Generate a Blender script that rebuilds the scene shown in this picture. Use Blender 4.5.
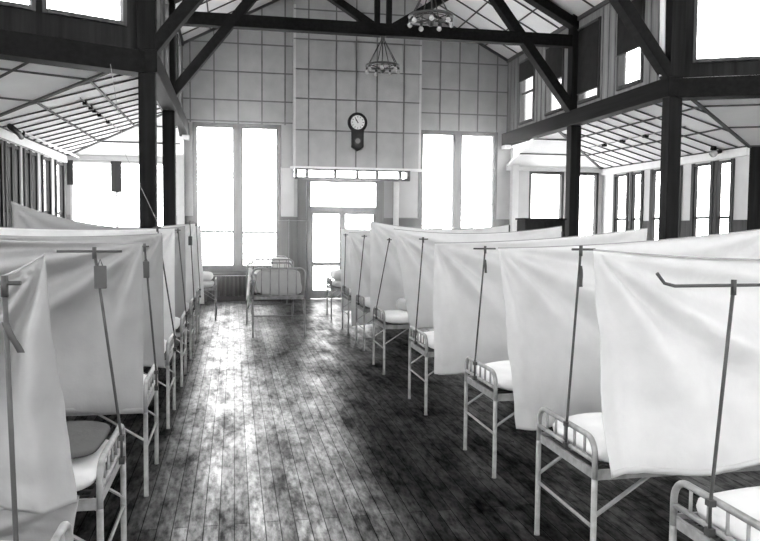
import bpy, bmesh, math, random
from mathutils import Vector, Matrix, noise
R = math.radians
sc = bpy.context.scene
for o in list(bpy.data.objects):
    bpy.data.objects.remove(o)
col = sc.collection

# ------------------------------------------------------------------ camera, sky, exposure
cam_data = bpy.data.cameras.new('camera')
cam = bpy.data.objects.new('camera', cam_data); col.objects.link(cam)
cam_data.sensor_width = 36.0
cam_data.lens = 747.27 / 760 * 36.0
cam_data.clip_start = 0.05; cam_data.clip_end = 400
YAW, PITCH, ROLL = 11.0845, 3.302, 0.487
cam.matrix_world = (Matrix.Translation((0, 0, 1.75)) @ Matrix.Rotation(R(-YAW), 4, 'Z')
                    @ Matrix.Rotation(R(90 - PITCH), 4, 'X') @ Matrix.Rotation(R(ROLL), 4, 'Z'))
sc.camera = cam
world = bpy.data.worlds.new('overcast_sky'); sc.world = world; world.use_nodes = True
wb = world.node_tree.nodes['Background']
wb.inputs[0].default_value = (1, 1, 1, 1); wb.inputs[1].default_value = 13.5
sc.view_settings.view_transform = 'Standard'; sc.view_settings.look = 'None'
sc.view_settings.gamma = 1.0; sc.view_settings.use_curve_mapping = False
sc.view_settings.exposure = 0.0
sc.cycles.use_denoising = True
sc.cycles.max_bounces = 10; sc.cycles.diffuse_bounces = 6; sc.cycles.transparent_max_bounces = 12
sc.cycles.sample_clamp_indirect = 6.0
sc.cycles.caustics_reflective = False; sc.cycles.caustics_refractive = False

# ------------------------------------------------------------------ materials
def mat(name, v, rough=0.7, spec=0.3, var=0.0, scale=6.0, bump=0.0, bscale=60.0, metal=0.0):
    m = bpy.data.materials.new(name); m.use_nodes = True
    nt = m.node_tree; N = nt.nodes; L = nt.links
    b = N['Principled BSDF']
    b.inputs['Base Color'].default_value = (v, v, v, 1)
    b.inputs['Roughness'].default_value = rough
    b.inputs['Specular IOR Level'].default_value = spec
    b.inputs['Metallic'].default_value = metal
    tc = N.new('ShaderNodeTexCoord')
    if var:
        n = N.new('ShaderNodeTexNoise'); n.inputs['Scale'].default_value = scale; n.inputs['Detail'].default_value = 6
        r = N.new('ShaderNodeMapRange')
        r.inputs[1].default_value = 0.3; r.inputs[2].default_value = 0.7
        r.inputs[3].default_value = v * (1 - var); r.inputs[4].default_value = v * (1 + var)
        L.new(tc.outputs['Object'], n.inputs['Vector']); L.new(n.outputs['Fac'], r.inputs[0])
        L.new(r.outputs[0], b.inputs['Base Color'])
    if bump:
        n2 = N.new('ShaderNodeTexNoise'); n2.inputs['Scale'].default_value = bscale; n2.inputs['Detail'].default_value = 3
        bp = N.new('ShaderNodeBump'); bp.inputs['Strength'].default_value = bump; bp.inputs['Distance'].default_value = 0.01
        L.new(tc.outputs['Object'], n2.inputs['Vector']); L.new(n2.outputs['Fac'], bp.inputs['Height'])
        L.new(bp.outputs[0], b.inputs['Normal'])
    return m

def wood_mat(name, v, var=0.45, axis=0, rough=0.7, spec=0.06):
    m = mat(name, v, rough, spec)
    nt = m.node_tree; N = nt.nodes; L = nt.links; b = N['Principled BSDF']
    tc = N.new('ShaderNodeTexCoord'); mp = N.new('ShaderNodeMapping')
    s = [14, 14, 14]; s[axis] = 0.8
    mp.inputs['Scale'].default_value = s
    n = N.new('ShaderNodeTexNoise'); n.inputs['Scale'].default_value = 1.0; n.inputs['Detail'].default_value = 5
    r = N.new('ShaderNodeMapRange'); r.inputs[1].default_value = .3; r.inputs[2].default_value = .7
    r.inputs[3].default_value = v * (1 - var); r.inputs[4].default_value = v * (1 + var)
    L.new(tc.outputs['Object'], mp.inputs[0]); L.new(mp.outputs[0], n.inputs['Vector'])
    L.new(n.outputs['Fac'], r.inputs[0]); L.new(r.outputs[0], b.inputs['Base Color'])
    return m

def cloth_mat(name, v, trans=0.3, bump=0.25):
    m = bpy.data.materials.new(name); m.use_nodes = True
    nt = m.node_tree; N = nt.nodes; L = nt.links
    N.remove(N['Principled BSDF'])
    d = N.new('ShaderNodeBsdfDiffuse'); t = N.new('ShaderNodeBsdfTranslucent'); mx = N.new('ShaderNodeMixShader')
    tc = N.new('ShaderNodeTexCoord'); n = N.new('ShaderNodeTexNoise')
    n.inputs['Scale'].default_value = 5; n.inputs['Detail'].default_value = 6
    r = N.new('ShaderNodeMapRange'); r.inputs[1].default_value = .3; r.inputs[2].default_value = .7
    r.inputs[3].default_value = v * .93; r.inputs[4].default_value = min(.93, v * 1.04)
    L.new(tc.outputs['Object'], n.inputs['Vector']); L.new(n.outputs['Fac'], r.inputs[0])
    L.new(r.outputs[0], d.inputs['Color']); L.new(r.outputs[0], t.inputs['Color'])
    n2 = N.new('ShaderNodeTexNoise'); n2.inputs['Scale'].default_value = 14; n2.inputs['Detail'].default_value = 5
    bp = N.new('ShaderNodeBump'); bp.inputs['Strength'].default_value = bump; bp.inputs['Distance'].default_value = 0.02
    L.new(tc.outputs['Object'], n2.inputs['Vector']); L.new(n2.outputs['Fac'], bp.inputs['Height'])
    L.new(bp.outputs[0], d.inputs['Normal']); L.new(bp.outputs[0], t.inputs['Normal'])
    mx.inputs[0].default_value = trans
    L.new(d.outputs[0], mx.inputs[1]); L.new(t.outputs[0], mx.inputs[2])
    L.new(mx.outputs[0], N['Material Output'].inputs['Surface'])
    return m

def glass_mat(name, milk=0.0):
    m = bpy.data.materials.new(name); m.use_nodes = True
    nt = m.node_tree; N = nt.nodes; L = nt.links
    N.remove(N['Principled BSDF'])
    t = N.new('ShaderNodeBsdfTransparent'); g = N.new('ShaderNodeBsdfGlossy'); mx = N.new('ShaderNodeMixShader')
    t.inputs[0].default_value = (.97, .97, .97, 1); g.inputs['Roughness'].default_value = 0.05
    f = N.new('ShaderNodeLayerWeight'); f.inputs[0].default_value = .5
    pw = N.new('ShaderNodeMath'); pw.operation = 'POWER'; pw.inputs[1].default_value = 5
    ml = N.new('ShaderNodeMapRange'); ml.inputs[3].default_value = .03; ml.inputs[4].default_value = .6
    L.new(f.outputs['Facing'], pw.inputs[0]); L.new(pw.outputs[0], ml.inputs[0]); L.new(ml.outputs[0], mx.inputs[0]); L.new(t.outputs[0], mx.inputs[1]); L.new(g.outputs[0], mx.inputs[2])
    L.new(mx.outputs[0], N['Material Output'].inputs['Surface'])
    if milk:
        d = N.new('ShaderNodeBsdfDiffuse'); d.inputs[0].default_value = (.6, .6, .6, 1); m2 = N.new('ShaderNodeMixShader'); m2.inputs[0].default_value = milk
        L.new(mx.outputs[0], m2.inputs[1]); L.new(d.outputs[0], m2.inputs[2]); L.new(m2.outputs[0], N['Material Output'].inputs['Surface'])
    return m

def floor_mat():
    m = bpy.data.materials.new('worn_floorboards'); m.use_nodes = True
    nt = m.node_tree; N = nt.nodes; L = nt.links; b = N['Principled BSDF']
    tc = N.new('ShaderNodeTexCoord')
    mp = N.new('ShaderNodeMapping'); mp.inputs['Rotation'].default_value = (0, 0, R(90))
    L.new(tc.outputs['Object'], mp.inputs[0])
    br = N.new('ShaderNodeTexBrick'); br.offset = 0.37
    br.inputs['Scale'].default_value = 1.0; br.inputs['Brick Width'].default_value = 3.2
    br.inputs['Row Height'].default_value = 0.088; br.inputs['Mortar Size'].default_value = 0.0034
    br.inputs['Mortar Smooth'].default_value = 0.2
    br.inputs['Color1'].default_value = (.38, .38, .38, 1); br.inputs['Color2'].default_value = (1, 1, 1, 1)
    br.inputs['Mortar'].default_value = (.08, .08, .08, 1)
    L.new(mp.outputs[0], br.inputs['Vector'])
    # long grain
    mg = N.new('ShaderNodeMapping'); mg.inputs['Scale'].default_value = (30, 1.2, 1)
    ng = N.new('ShaderNodeTexNoise'); ng.inputs['Scale'].default_value = 1; ng.inputs['Detail'].default_value = 6
    L.new(tc.outputs['Object'], mg.inputs[0]); L.new(mg.outputs[0], ng.inputs['Vector'])
    # scuffs and worn-away stain
    ms = N.new('ShaderNodeMapping'); ms.inputs['Scale'].default_value = (2.6, 0.8, 1)
    ns = N.new('ShaderNodeTexNoise'); ns.inputs['Scale'].default_value = 1.6; ns.inputs['Detail'].default_value = 9
    ns.inputs['Roughness'].default_value = .68
    L.new(tc.outputs['Object'], ms.inputs[0]); L.new(ms.outputs[0], ns.inputs['Vector'])
    nf = N.new('ShaderNodeTexNoise'); nf.inputs['Scale'].default_value = 1; nf.inputs['Detail'].default_value = 9; nf.inputs['Roughness'].default_value = .62
    mf = N.new('ShaderNodeMapping'); mf.inputs['Scale'].default_value = (26, 7, 1); L.new(tc.outputs['Object'], mf.inputs[0]); L.new(mf.outputs[0], nf.inputs['Vector'])
    rs = N.new('ShaderNodeMapRange'); rs.inputs[1].default_value = .36; rs.inputs[2].default_value = .62
    rs.inputs[3].default_value = .10; rs.inputs[4].default_value = 1.0
    L.new(ns.outputs['Fac'], rs.inputs[0])
    rf = N.new('ShaderNodeMapRange'); rf.inputs[1].default_value = .38; rf.inputs[2].default_value = .63
    rf.inputs[3].default_value = .30; rf.inputs[4].default_value = 1.45
    L.new(nf.outputs['Fac'], rf.inputs[0])
    rg = N.new('ShaderNodeMapRange'); rg.inputs[1].default_value = .3; rg.inputs[2].default_value = .7
    rg.inputs[3].default_value = .55; rg.inputs[4].default_value = 1.3
    L.new(ng.outputs['Fac'], rg.inputs[0])
    # boards paler in a strip along the aisle, darker to both sides and under the beds
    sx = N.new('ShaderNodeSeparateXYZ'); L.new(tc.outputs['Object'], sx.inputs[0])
    d1 = N.new('ShaderNodeMath'); d1.operation = 'SUBTRACT'; d1.inputs[1].default_value = PALE_X; L.new(sx.outputs[0], d1.inputs[0])
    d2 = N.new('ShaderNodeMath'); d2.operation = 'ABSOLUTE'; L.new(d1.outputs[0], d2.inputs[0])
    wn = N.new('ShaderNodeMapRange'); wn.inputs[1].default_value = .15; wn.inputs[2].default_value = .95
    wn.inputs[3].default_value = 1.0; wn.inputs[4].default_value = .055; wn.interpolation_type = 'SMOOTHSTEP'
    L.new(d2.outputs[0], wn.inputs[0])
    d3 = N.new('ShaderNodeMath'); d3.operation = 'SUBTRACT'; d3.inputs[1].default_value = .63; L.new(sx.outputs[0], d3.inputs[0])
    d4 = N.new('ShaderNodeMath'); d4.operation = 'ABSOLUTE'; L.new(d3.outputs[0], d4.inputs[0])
    wo = N.new('ShaderNodeMapRange'); wo.inputs[1].default_value = 3.1; wo.inputs[2].default_value = 3.7; wo.inputs[4].default_value = 1.2  # unseen side floor made paler, added to bounce light onto the aisle ceilings
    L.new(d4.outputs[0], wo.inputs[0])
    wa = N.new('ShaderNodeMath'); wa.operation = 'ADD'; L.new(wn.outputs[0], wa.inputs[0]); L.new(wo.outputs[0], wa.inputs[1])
    prev = br.outputs['Color']
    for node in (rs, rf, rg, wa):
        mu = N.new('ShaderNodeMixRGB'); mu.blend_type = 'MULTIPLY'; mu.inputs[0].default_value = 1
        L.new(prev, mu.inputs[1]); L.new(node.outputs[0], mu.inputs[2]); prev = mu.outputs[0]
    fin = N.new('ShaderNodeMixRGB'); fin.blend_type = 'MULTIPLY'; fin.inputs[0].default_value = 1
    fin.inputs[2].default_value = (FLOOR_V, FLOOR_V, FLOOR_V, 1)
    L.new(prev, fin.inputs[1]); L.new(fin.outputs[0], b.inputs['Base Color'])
    rr = N.new('ShaderNodeMapRange'); rr.inputs[1].default_value = .3; rr.inputs[2].default_value = .7
    rr.inputs[3].default_value = .5; rr.inputs[4].default_value = .27
    L.new(ns.outputs['Fac'], rr.inputs[0]); L.new(rr.outputs[0], b.inputs['Roughness'])
    sp = N.new('ShaderNodeMapRange'); sp.inputs[1].default_value = .38; sp.inputs[2].default_value = .62
    sp.inputs[3].default_value = .22; sp.inputs[4].default_value = 1.5
    L.new(ns.outputs['Fac'], sp.inputs[0])
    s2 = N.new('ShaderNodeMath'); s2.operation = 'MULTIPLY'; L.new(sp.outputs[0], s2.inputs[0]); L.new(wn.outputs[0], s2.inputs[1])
    s3 = N.new('ShaderNodeMath'); s3.operation = 'MULTIPLY'; L.new(s2.outputs[0], s3.inputs[0]); L.new(rf.outputs[0], s3.inputs[1])
    L.new(s3.outputs[0], b.inputs['Specular IOR Level'])
    bp = N.new('ShaderNodeBump'); bp.inputs['Strength'].default_value = .35; bp.inputs['Distance'].default_value = .004
    mm = N.new('ShaderNodeMath'); mm.operation = 'MULTIPLY'
    L.new(br.outputs['Color'], mm.inputs[0]); mm.inputs[1].default_value = 1.0
    s4 = N.new('ShaderNodeMath'); s4.operation = 'MULTIPLY'; L.new(s3.outputs[0], s4.inputs[0]); L.new(br.outputs['Color'], s4.inputs[1]); L.new(s4.outputs[0], b.inputs['Specular IOR Level'])
    L.new(mm.outputs[0], bp.inputs['Height']); L.new(bp.outputs[0], b.inputs['Normal'])
    return m
PALE_X, FLOOR_V = 0.22, 0.38

M = dict(
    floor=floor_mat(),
    beam=wood_mat('dark_stained_timber', .007, axis=1),
    post=wood_mat('dark_stained_post_timber', .009, axis=2),
    board=wood_mat('grey_painted_board_wall', .20, var=.25, axis=2),
    darkboard=wood_mat('dark_stained_boarding', .014, var=.5, axis=2),
    wainscot=wood_mat('dark_wainscot_boards', .07, var=.25, axis=2),
    frame=wood_mat('stained_window_frame', .06, var=.3, axis=2),
    panel=mat('pale_wall_panel', .36, .8, .2, var=.10, scale=3, bump=.1),
    lowpanel=mat('light_wall_panel', .55, .8, .2, var=.06, scale=3),
    batten=mat('wall_panel_batten', .13, .7, .2, var=.15),
    ceiling=mat('white_ceiling_panel', .86, .8, .2, var=.05, scale=2),
    cbatten=mat('dark_ceiling_batten', .07, .7, .2),
    white=mat('white_painted_wood', .75, .6, .3, var=.04),
    plaster=mat('white_plaster', .7, .85, .2, var=.05),
    glass=glass_mat('window_glass'),
    blind=mat('dark_roller_blind', .018, .9, .1, var=.2),
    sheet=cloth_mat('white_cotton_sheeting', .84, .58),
    dimmed_greysheet=cloth_mat('dimmed_unbleached_sheeting', .38, .35),  # grey cloth, with the left row's dimmer light put into its colour
    bedding=cloth_mat('white_bed_linen', .82, .05, .4),
    greybed=cloth_mat('grey_wool_blanket', .10, .03, .5),
    quilt=cloth_mat('pale_grey_quilt', .45, .05, .6),
    iron=mat('chipped_white_enamel_iron', .24, .4, .4, var=.3, scale=18),
    darkiron=mat('dark_iron', .045, .5, .3, var=.2, scale=20),
    rad=mat('black_radiator_iron', .012, .6, .15, var=.2),
    chart=mat('grey_chart_board', .06, .7, .2, var=.2),
    clockwood=mat('black_clock_case', .004, .6, .1),
    dial=mat('white_clock_dial', .75, .5, .3),
    black=mat('black_enamel', .006, .6, .1),
    brass=mat('dark_bronze', .03, .4, .5, metal=.4),
    bulb=glass_mat('clear_lamp_glass', .45),
    cord=mat('cotton_cord', .3, .9, .1),
    palecord=mat('pale_cotton_cord', .32, .9, .1),
    cup=wood_mat('black_cupboard_wood', .012, axis=2),
    pipe=mat('white_pipe', .8, .4, .4),
)

# ------------------------------------------------------------------ mesh builder
class MB:
    def __init__(s): s.v = []; s.f = []; s.sm = []
    def quad(s, *pts):
        n = len(s.v); s.v += [tuple(p) for p in pts]; s.f.append(tuple(range(n, n + len(pts)))); s.sm.append(False)
    def box(s, x0, x1, y0, y1, z0, z1, T=None):
        n = len(s.v)
        P = [(x0, y0, z0), (x1, y0, z0), (x1, y1, z0), (x0, y1, z0), (x0, y0, z1), (x1, y0, z1), (x1, y1, z1), (x0, y1, z1)]
        if T: P = [tuple(T @ Vector(p)) for p in P]
        s.v += P
        for q in ((0, 3, 2, 1), (4, 5, 6, 7), (0, 1, 5, 4), (1, 2, 6, 5), (2, 3, 7, 6), (3, 0, 4, 7)):
            s.f.append(tuple(n + i for i in q)); s.sm.append(False)
    def bar(s, a, b, w, h, up=(0, 0, 1)):
        a = Vector(a); b = Vector(b); d = b - a; L = d.length; d.normalize()
        up = Vector(up)
        if abs(d.dot(up)) > .98: up = Vector((0, 1, 0))
        x = d.cross(up).normalized(); z = x.cross(d).normalized()
        T = Matrix.Translation(a) @ Matrix((x, d, z)).transposed().to_4x4()
        s.box(-w / 2, w / 2, 0, L, -h / 2, h / 2, T)
    def tube(s, pts, r, n=8, closed=False, cap=True):
        pts = [Vector(p) for p in pts]; m = len(pts); base = len(s.v); ref = None
        rr = r if isinstance(r, (list, tuple)) else [r] * m
        for i, p in enumerate(pts):
            if closed: t = pts[(i + 1) % m] - pts[i - 1]
            else: t = pts[min(i + 1, m - 1)] - pts[max(i - 1, 0)]
            t.normalize()
            if ref is None:
                ref = t.orthogonal().normalized()
            else:
                ref = (ref - t * ref.dot(t)).normalized()
            b = t.cross(ref)
            for k in range(n):
                a = 2 * math.pi * k / n
                s.v.append(tuple(p + (ref * math.cos(a) + b * math.sin(a)) * rr[i]))
        for i in range(m if closed else m - 1):
            j = (i + 1) % m
            for k in range(n):
                k2 = (k + 1) % n
                s.f.append((base + i * n + k, base + i * n + k2, base + j * n + k2, base + j * n + k)); s.sm.append(True)
        if cap and not closed:
            s.f.append(tuple(base + k for k in reversed(range(n)))); s.sm.append(False)
            s.f.append(tuple(base + (m - 1) * n + k for k in range(n))); s.sm.append(False)
    def lathe(s, prof, c, n=20, axis='z'):
        # prof: (radius, height)
        base = len(s.v)
        for r_, h in prof:
            for k in range(n):
                a = 2 * math.pi * k / n
                p = (r_ * math.cos(a), r_ * math.sin(a), h)
                if axis == 'y': p = (p[0], -p[2], p[1])
                s.v.append((c[0] + p[0], c[1] + p[1], c[2] + p[2]))
        for i in range(len(prof) - 1):
            for k in range(n):
                k2 = (k + 1) % n
                s.f.append((base + i * n + k, base + i * n + k2, base + (i + 1) * n + k2, base + (i + 1) * n + k)); s.sm.append(True)
        s.f.append(tuple(base + k for k in reversed(range(n)))); s.sm.append(False)
        s.f.append(tuple(base + (len(prof) - 1) * n + k for k in range(n))); s.sm.append(False)
    def prism(s, poly, z0, z1):
        n = len(poly); b = len(s.v)
        s.v += [(p[0], p[1], z0) for p in poly] + [(p[0], p[1], z1) for p in poly]
        s.f.append(tuple(b + i for i in reversed(range(n)))); s.sm.append(False)
        s.f.append(tuple(b + n + i for i in range(n))); s.sm.append(False)
        for i in range(n):
            j = (i + 1) % n
            s.f.append((b + i, b + j, b + n + j, b + n + i)); s.sm.append(False)
    def slab(s, poly, t):
        # poly: 3-D polygon, given thickness t upward
        n = len(poly); b = len(s.v)
        s.v += [tuple(p) for p in poly] + [(p[0], p[1], p[2] + t) for p in poly]
        s.f.append(tuple(b + i for i in reversed(range(n)))); s.sm.append(False)
        s.f.append(tuple(b + n + i for i in range(n))); s.sm.append(False)
        for i in range(n):
            j = (i + 1) % n
            s.f.append((b + i, b + j, b + n + j, b + n + i)); s.sm.append(False)
    def grid(s, fn, nu, nv):
        b = len(s.v)
        for j in range(nv + 1):
            for i in range(nu + 1):
                s.v.append(tuple(fn(i / nu, j / nv)))
        for j in range(nv):
            for i in range(nu):
                a = b + j * (nu + 1) + i
                s.f.append((a, a + 1, a + nu + 2, a + nu + 1)); s.sm.append(True)
    def build(s, name, m, parent=None, bevel=0.0, solid=0.0):
        me = bpy.data.meshes.new(name); me.from_pydata(s.v, [], s.f)
        me.polygons.foreach_set('use_smooth', s.sm)
        bm = bmesh.new(); bm.from_mesh(me); bmesh.ops.recalc_face_normals(bm, faces=bm.faces); bm.to_mesh(me); bm.free()
        me.materials.append(m)
        o = bpy.data.objects.new(name, me); col.objects.link(o)
        if parent: o.parent = parent
        if bevel:
            md = o.modifiers.new('edge', 'BEVEL'); md.width = bevel; md.segments = 2; md.limit_method = 'ANGLE'
        if solid:
            md = o.modifiers.new('thickness', 'SOLIDIFY'); md.thickness = solid; md.offset = 0
        return o

def tag(o, label=None, cat=None, group=None, kind=None):
    if label: o['label'] = label
    if cat: o['category'] = cat
    if group: o['group'] = group
    if kind: o['kind'] = kind
    return o
def empty(name, loc=(0, 0, 0), rz=0):
    o = bpy.data.objects.new(name, None); col.objects.link(o); o.location = loc; o.rotation_euler = (0, 0, rz)
    o.empty_display_size = .1
    return o
def struct(o, label=None, cat=None):
    o['kind'] = 'structure'
    if label: o['label'] = label
    if cat: o['category'] = cat
    return o
def copy_tree(o, parent=None):
    c = o.copy(); col.objects.link(c); c.parent = parent
    for ch in list(o.children): copy_tree(ch, c)
    return c

# ------------------------------------------------------------------ plan of the ward
XL, XR, XC = -1.15, 6.75, 2.80
Y1, Y2, YB = 10.75, 14.2, 18.0
XLO, XRO = -3.72, 9.37
ZB, ZBT, ZE, SLOPE = 3.82, 4.12, 5.95, 0.52      # beam underside / top, eave, roof pitch
ZAP = ZE + SLOPE * (XC - XL)
ZC, ZCN = 3.30, 4.06                               # aisle ceiling at the outer wall / at the nave
XW, XE, YS = -10.0, 15.6, -7.0                     # crossing outer walls
TX, TY = 0.9, 0.436
def turned(side, s, off=0.0):
    # a point s metres along the angled clerestory wall, off metres outward
    if side < 0: return (XL - TX * s - TY * off, Y1 - TY * s + TX * off)
    return (XR + TX * s + TY * off, Y1 - TY * s + TX * off)
LT = (XL - XW) / TX

def wall(name, p0, p1, z0, z1, t, holes, m, outward=1, top=None):
    # wall from p0 to p1 (plan), thickness t outward (left of p0->p1 when outward=1), rectangular openings (s0,s1,za,zb)
    a = Vector((p0[0], p0[1], 0)); b = Vector((p1[0], p1[1], 0)); d = (b - a); L = d.length; d.normalize()
    n = Vector((-d.y, d.x, 0)) * outward
    T = Matrix.Translation(a) @ Matrix((d, n, Vector((0, 0, 1)))).transposed().to_4x4()
    mb = MB()
    ss = sorted(set([0, L] + [h[0] for h in holes] + [h[1] for h in holes]))
    zs = sorted(set([z0, z1] + [h[2] for h in holes] + [h[3] for h in holes]))
    for i in range(len(ss) - 1):
        run = None
        for j in range(len(zs) - 1):
            cs = (ss[i] + ss[i + 1]) / 2; cz = (zs[j] + zs[j + 1]) / 2
            open_ = any(h[0] < cs < h[1] and h[2] < cz < h[3] for h in holes)
            if open_:
                if run is not None: mb.box(ss[i], ss[i + 1], 0, t, run, zs[j], T); run = None
            elif run is None: run = zs[j]
        if run is not None: mb.box(ss[i], ss[i + 1], 0, t, run, z1, T)
    o = struct(mb.build(name, m))
    return o, T, L

win_n = [0]
def window(T, s0, s1, z0, z1, t=.2, fr=.07, mull=(), rails=(), mw=.06, fm=None, rw=.03, bars=()):
    """frame, mullions, sash rails and glass for the opening s0..s1, z0..z1 of a wall with frame T"""
    win_n[0] += 1
    e = struct(empty('window_%d' % win_n[0]))
    fm = fm or M['frame']
    mb = MB()
    y0, y1 = -.03, t * .6
    mb.box(s0, s0 + fr, y0, y1, z0, z1, T); mb.box(s1 - fr, s1, y0, y1, z0, z1, T)
    mb.box(s0 + fr, s1 - fr, y0, y1, z1 - fr, z1, T); mb.box(s0 + fr, s1 - fr, y0 - .03, y1, z0, z0 + fr, T)
    for c in mull: mb.box(c - mw / 2, c + mw / 2, y0, y1, z0 + fr, z1 - fr, T)
    mb.build('window_frame', fm, e)
    cells = [s0 + fr] + [c for c in mull for _ in (0, 1)] + [s1 - fr]
    k = 0
    for i in range(len(mull) + 1):
        a = s0 + fr if i == 0 else mull[i - 1] + mw / 2
        b = s1 - fr if i == len(mull) else mull[i] - mw / 2
        if rails or bars:
            r = MB()
            for zr in (rails[i] if rails and isinstance(rails[0], (list, tuple)) else rails): r.box(a, b, .02, .06, zr - rw / 2, zr + rw / 2, T)
            for q in bars: r.box(a + (b - a) * q - .012, a + (b - a) * q + .012, .025, .05, z0 + fr, z1 - fr, T)
            if r.v: r.build('sash_bar', fm, e)
        g = MB(); g.box(a, b, .036, .044, z0 + fr, z1 - fr, T); g.build('glass', M['glass'], e)
    return e

# ------------------------------------------------------------------ floor and crossing shell
fl = MB(); fl.box(XW - .2, XE + .2, YS - .2, YB + .2, -.12, 0); struct(fl.build('floor', M['floor']))

# the high crossing the photographer stands in
HZ = 8.0
def hall_holes(L, sill=1.0):
    hs = []; n = int(L // 2.6)
    for i in range(n):
        c = (i + .5) * L / n
        hs += [(c - .9, c + .9, sill, 3.3), (c - .9, c + .9, 4.5, 7.0)]
    return hs
yw = turned(-1, LT)[1]
XLOc = (XLO, Y1 + .0)
so = (turned(-1, 0, 2.57)[0] - XLO) / TX
CL = turned(-1, so, 2.57)                      # outer re-entrant corner, near end of the left outer wall
CR = (XR + (XL - CL[0]) + 0.0, CL[1])
CR = (XRO, CL[1])
WLe = (XW, CL[1] - TY / TX * (CL[0] - XW)); WRe = (XE, CR[1] - TY / TX * (XE - CR[0]))
for nm, a, b, ht in (('wall_south', (XE, YS), (XW, YS), HZ), ('wall_west', (XW, YS), (XW, yw), HZ), ('wall_east', (XE, yw), (XE, YS), HZ)):
    L = math.dist(a, b); hs = hall_holes(L)
    o, T, L = wall(nm, a, b, 0, ht, .25, hs, M['plaster'], 1 if False else -1 if False else (1))
    for h in hs: window(T, h[0], h[1], h[2], h[3], mull=((h[0] + h[1]) / 2,), rails=((h[2] + h[3]) / 2,))
hz = bpy.data.materials.new('window_glare_volume'); hz.use_nodes = True
hz.node_tree.nodes.remove(hz.node_tree.nodes['Principled BSDF'])
vs = hz.node_tree.nodes.new('ShaderNodeVolumeScatter'); vs.inputs['Density'].default_value = 0.032; vs.inputs['Anisotropy'].default_value = 0.88  # scattering added to imitate glare spreading from the gable windows
hz.node_tree.links.new(vs.outputs[0], hz.node_tree.nodes['Material Output'].inputs['Volume'])
ha = MB(); ha.prism([(XL + .25, 14.4), (XR - .25, 14.4), (XR - .25, YB - .35), (XL + .25, YB - .35)], .01, 5.8)
tag(ha.build('glow_haze', hz), 'thin added haze in front of the gable windows', 'glow_haze', None, 'stuff')
cr = MB()
cr.prism([(XW, YS), (XE, YS), (XE, yw), (XR, Y1), (XL, Y1), (XW, yw)], HZ, HZ + .15)
struct(cr.build('ceiling_crossing', M['ceiling']))

# ------------------------------------------------------------------ far gable wall
def sx(x): return x - XLO
yb = YB
holesB = [(sx(-.93), sx(1.10), .72, 4.15), (sx(4.48), sx(6.50), .72, 4.15),
          (sx(1.72), sx(3.50), 0.0, 2.90),                                   # double door and its fanlight
          (sx(-3.62), sx(-1.30), .8, 3.20),                                  # end window of the left aisle
          (sx(7.36), sx(8.30), .8, 3.20), (sx(8.48), sx(9.26), .8, 3.20),
          (sx(1.42), sx(4.18), 2.94, 3.14)]
gw, TB, LB = wall('wall_north', (XLO, yb), (XRO, yb), 0, ZE, .25, holesB, M['panel'])
gb = MB()
n = len(gb.v)
gb.v += [(XL, yb, ZE), (XR, yb, ZE), (XC, yb, ZAP), (XL, yb + .25, ZE), (XR, yb + .25, ZE), (XC, yb + .25, ZAP)]
for q in ((0, 1, 2), (5, 4, 3), (0, 3, 4, 1), (1, 4, 5, 2), (2, 5, 3, 0)): gb.f.append(q); gb.sm.append(False)
struct(gb.build('wall_north_gable', M['panel']))
window(TB, sx(-.93), sx(1.10), .72, 4.15, fr=.10, mull=(sx(.10),), mw=.24, rails=((1.62,), (1.60,)), rw=.05)
window(TB, sx(4.48), sx(6.50), .72, 4.15, fr=.10, mull=(sx(5.47),), mw=.22, rails=((1.80,), (2.36,)), rw=.03)
window(TB, sx(-3.62), sx(-1.30), .8, 3.20, fr=.05, mull=(sx(-2.62),), mw=.05, rails=(), fm=M['white'])  # thin white mullion imitates glare washing out its lower part
hb0 = MB(); hb0.box(-2.74, -2.51, yb - .05, yb - .02, 2.50, 3.20); struct(hb0.build('trim_21', M['frame']))  # dark upper mullion, ending where the imitated glare begins
hb0 = MB(); hb0.box(-3.68, -3.55, yb - .05, yb - .02, 2.65, 3.20); struct(hb0.build('trim_22', M['frame']))  # dark top of the jamb, cut short to imitate glare below
window(TB, sx(7.36), sx(8.30), .8, 3.20, fr=.06)
window(TB, sx(8.48), sx(9.26), .8, 3.20, fr=.06)

# white-washed lower panels, dark wainscot on the gable wall
lp = MB()
lp.box(1.10, 1.41, yb - .012, yb + .002, 2.0, 3.14); lp.box(4.19, 4.48, yb - .012, yb + .002, 2.0, 3.14); lp.box(3.68, 4.19, yb - .012, yb + .002, 2.0, 2.92)
struct(lp.build('trim_1', M['lowpanel']))
wc = MB()
for x0, x1 in ((-1.30, -.93), (1.10, 1.52), (3.56, 4.48), (6.50, 7.36), (8.3, 8.48)):
    wc.box(x0, x1, yb - .03, yb + .002, 0, 1.98)
    k = x0 + .1
    while k < x1 - .03:
        wc.box(k - .008, k + .008, yb - .038, yb - .028, 0.0, 1.96); k += .12
for x0, x1 in ((-.93, 1.10), (4.48, 6.50), (XLO + .02, -1.30), (7.36, 8.3), (8.48, XRO)): wc.box(x0, x1, yb - .03, yb + .002, 0, .72)
wc.box(3.45, 3.60, yb - .04, yb + .002, 0, 2.90)
struct(wc.build('trim_2', M['wainscot']))
gp = MB(); gp.box(3.56, 3.98, yb - .035, yb - .012, 1.98, 2.90); struct(gp.build('trim_3', mat('grey_wall_panel', .22, .8)))
# end walls of the aisles are painted white round their windows
ew = MB()
ew.box(XLO, -3.62, yb - .02, yb + .002, 1.98, 3.3); ew.box(-1.30, XL - .1, yb - .02, yb + .002, 1.98, 3.3)
ew.box(XR + .1, 7.36, yb - .02, yb + .002, 1.98, 3.3); ew.box(8.30, 8.48, yb - .02, yb + .002, 1.98, 3.3); ew.box(9.26, XRO, yb - .02, yb + .002, 0, 3.3)
struct(ew.build('trim_4', M['lowpanel']))

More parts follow.
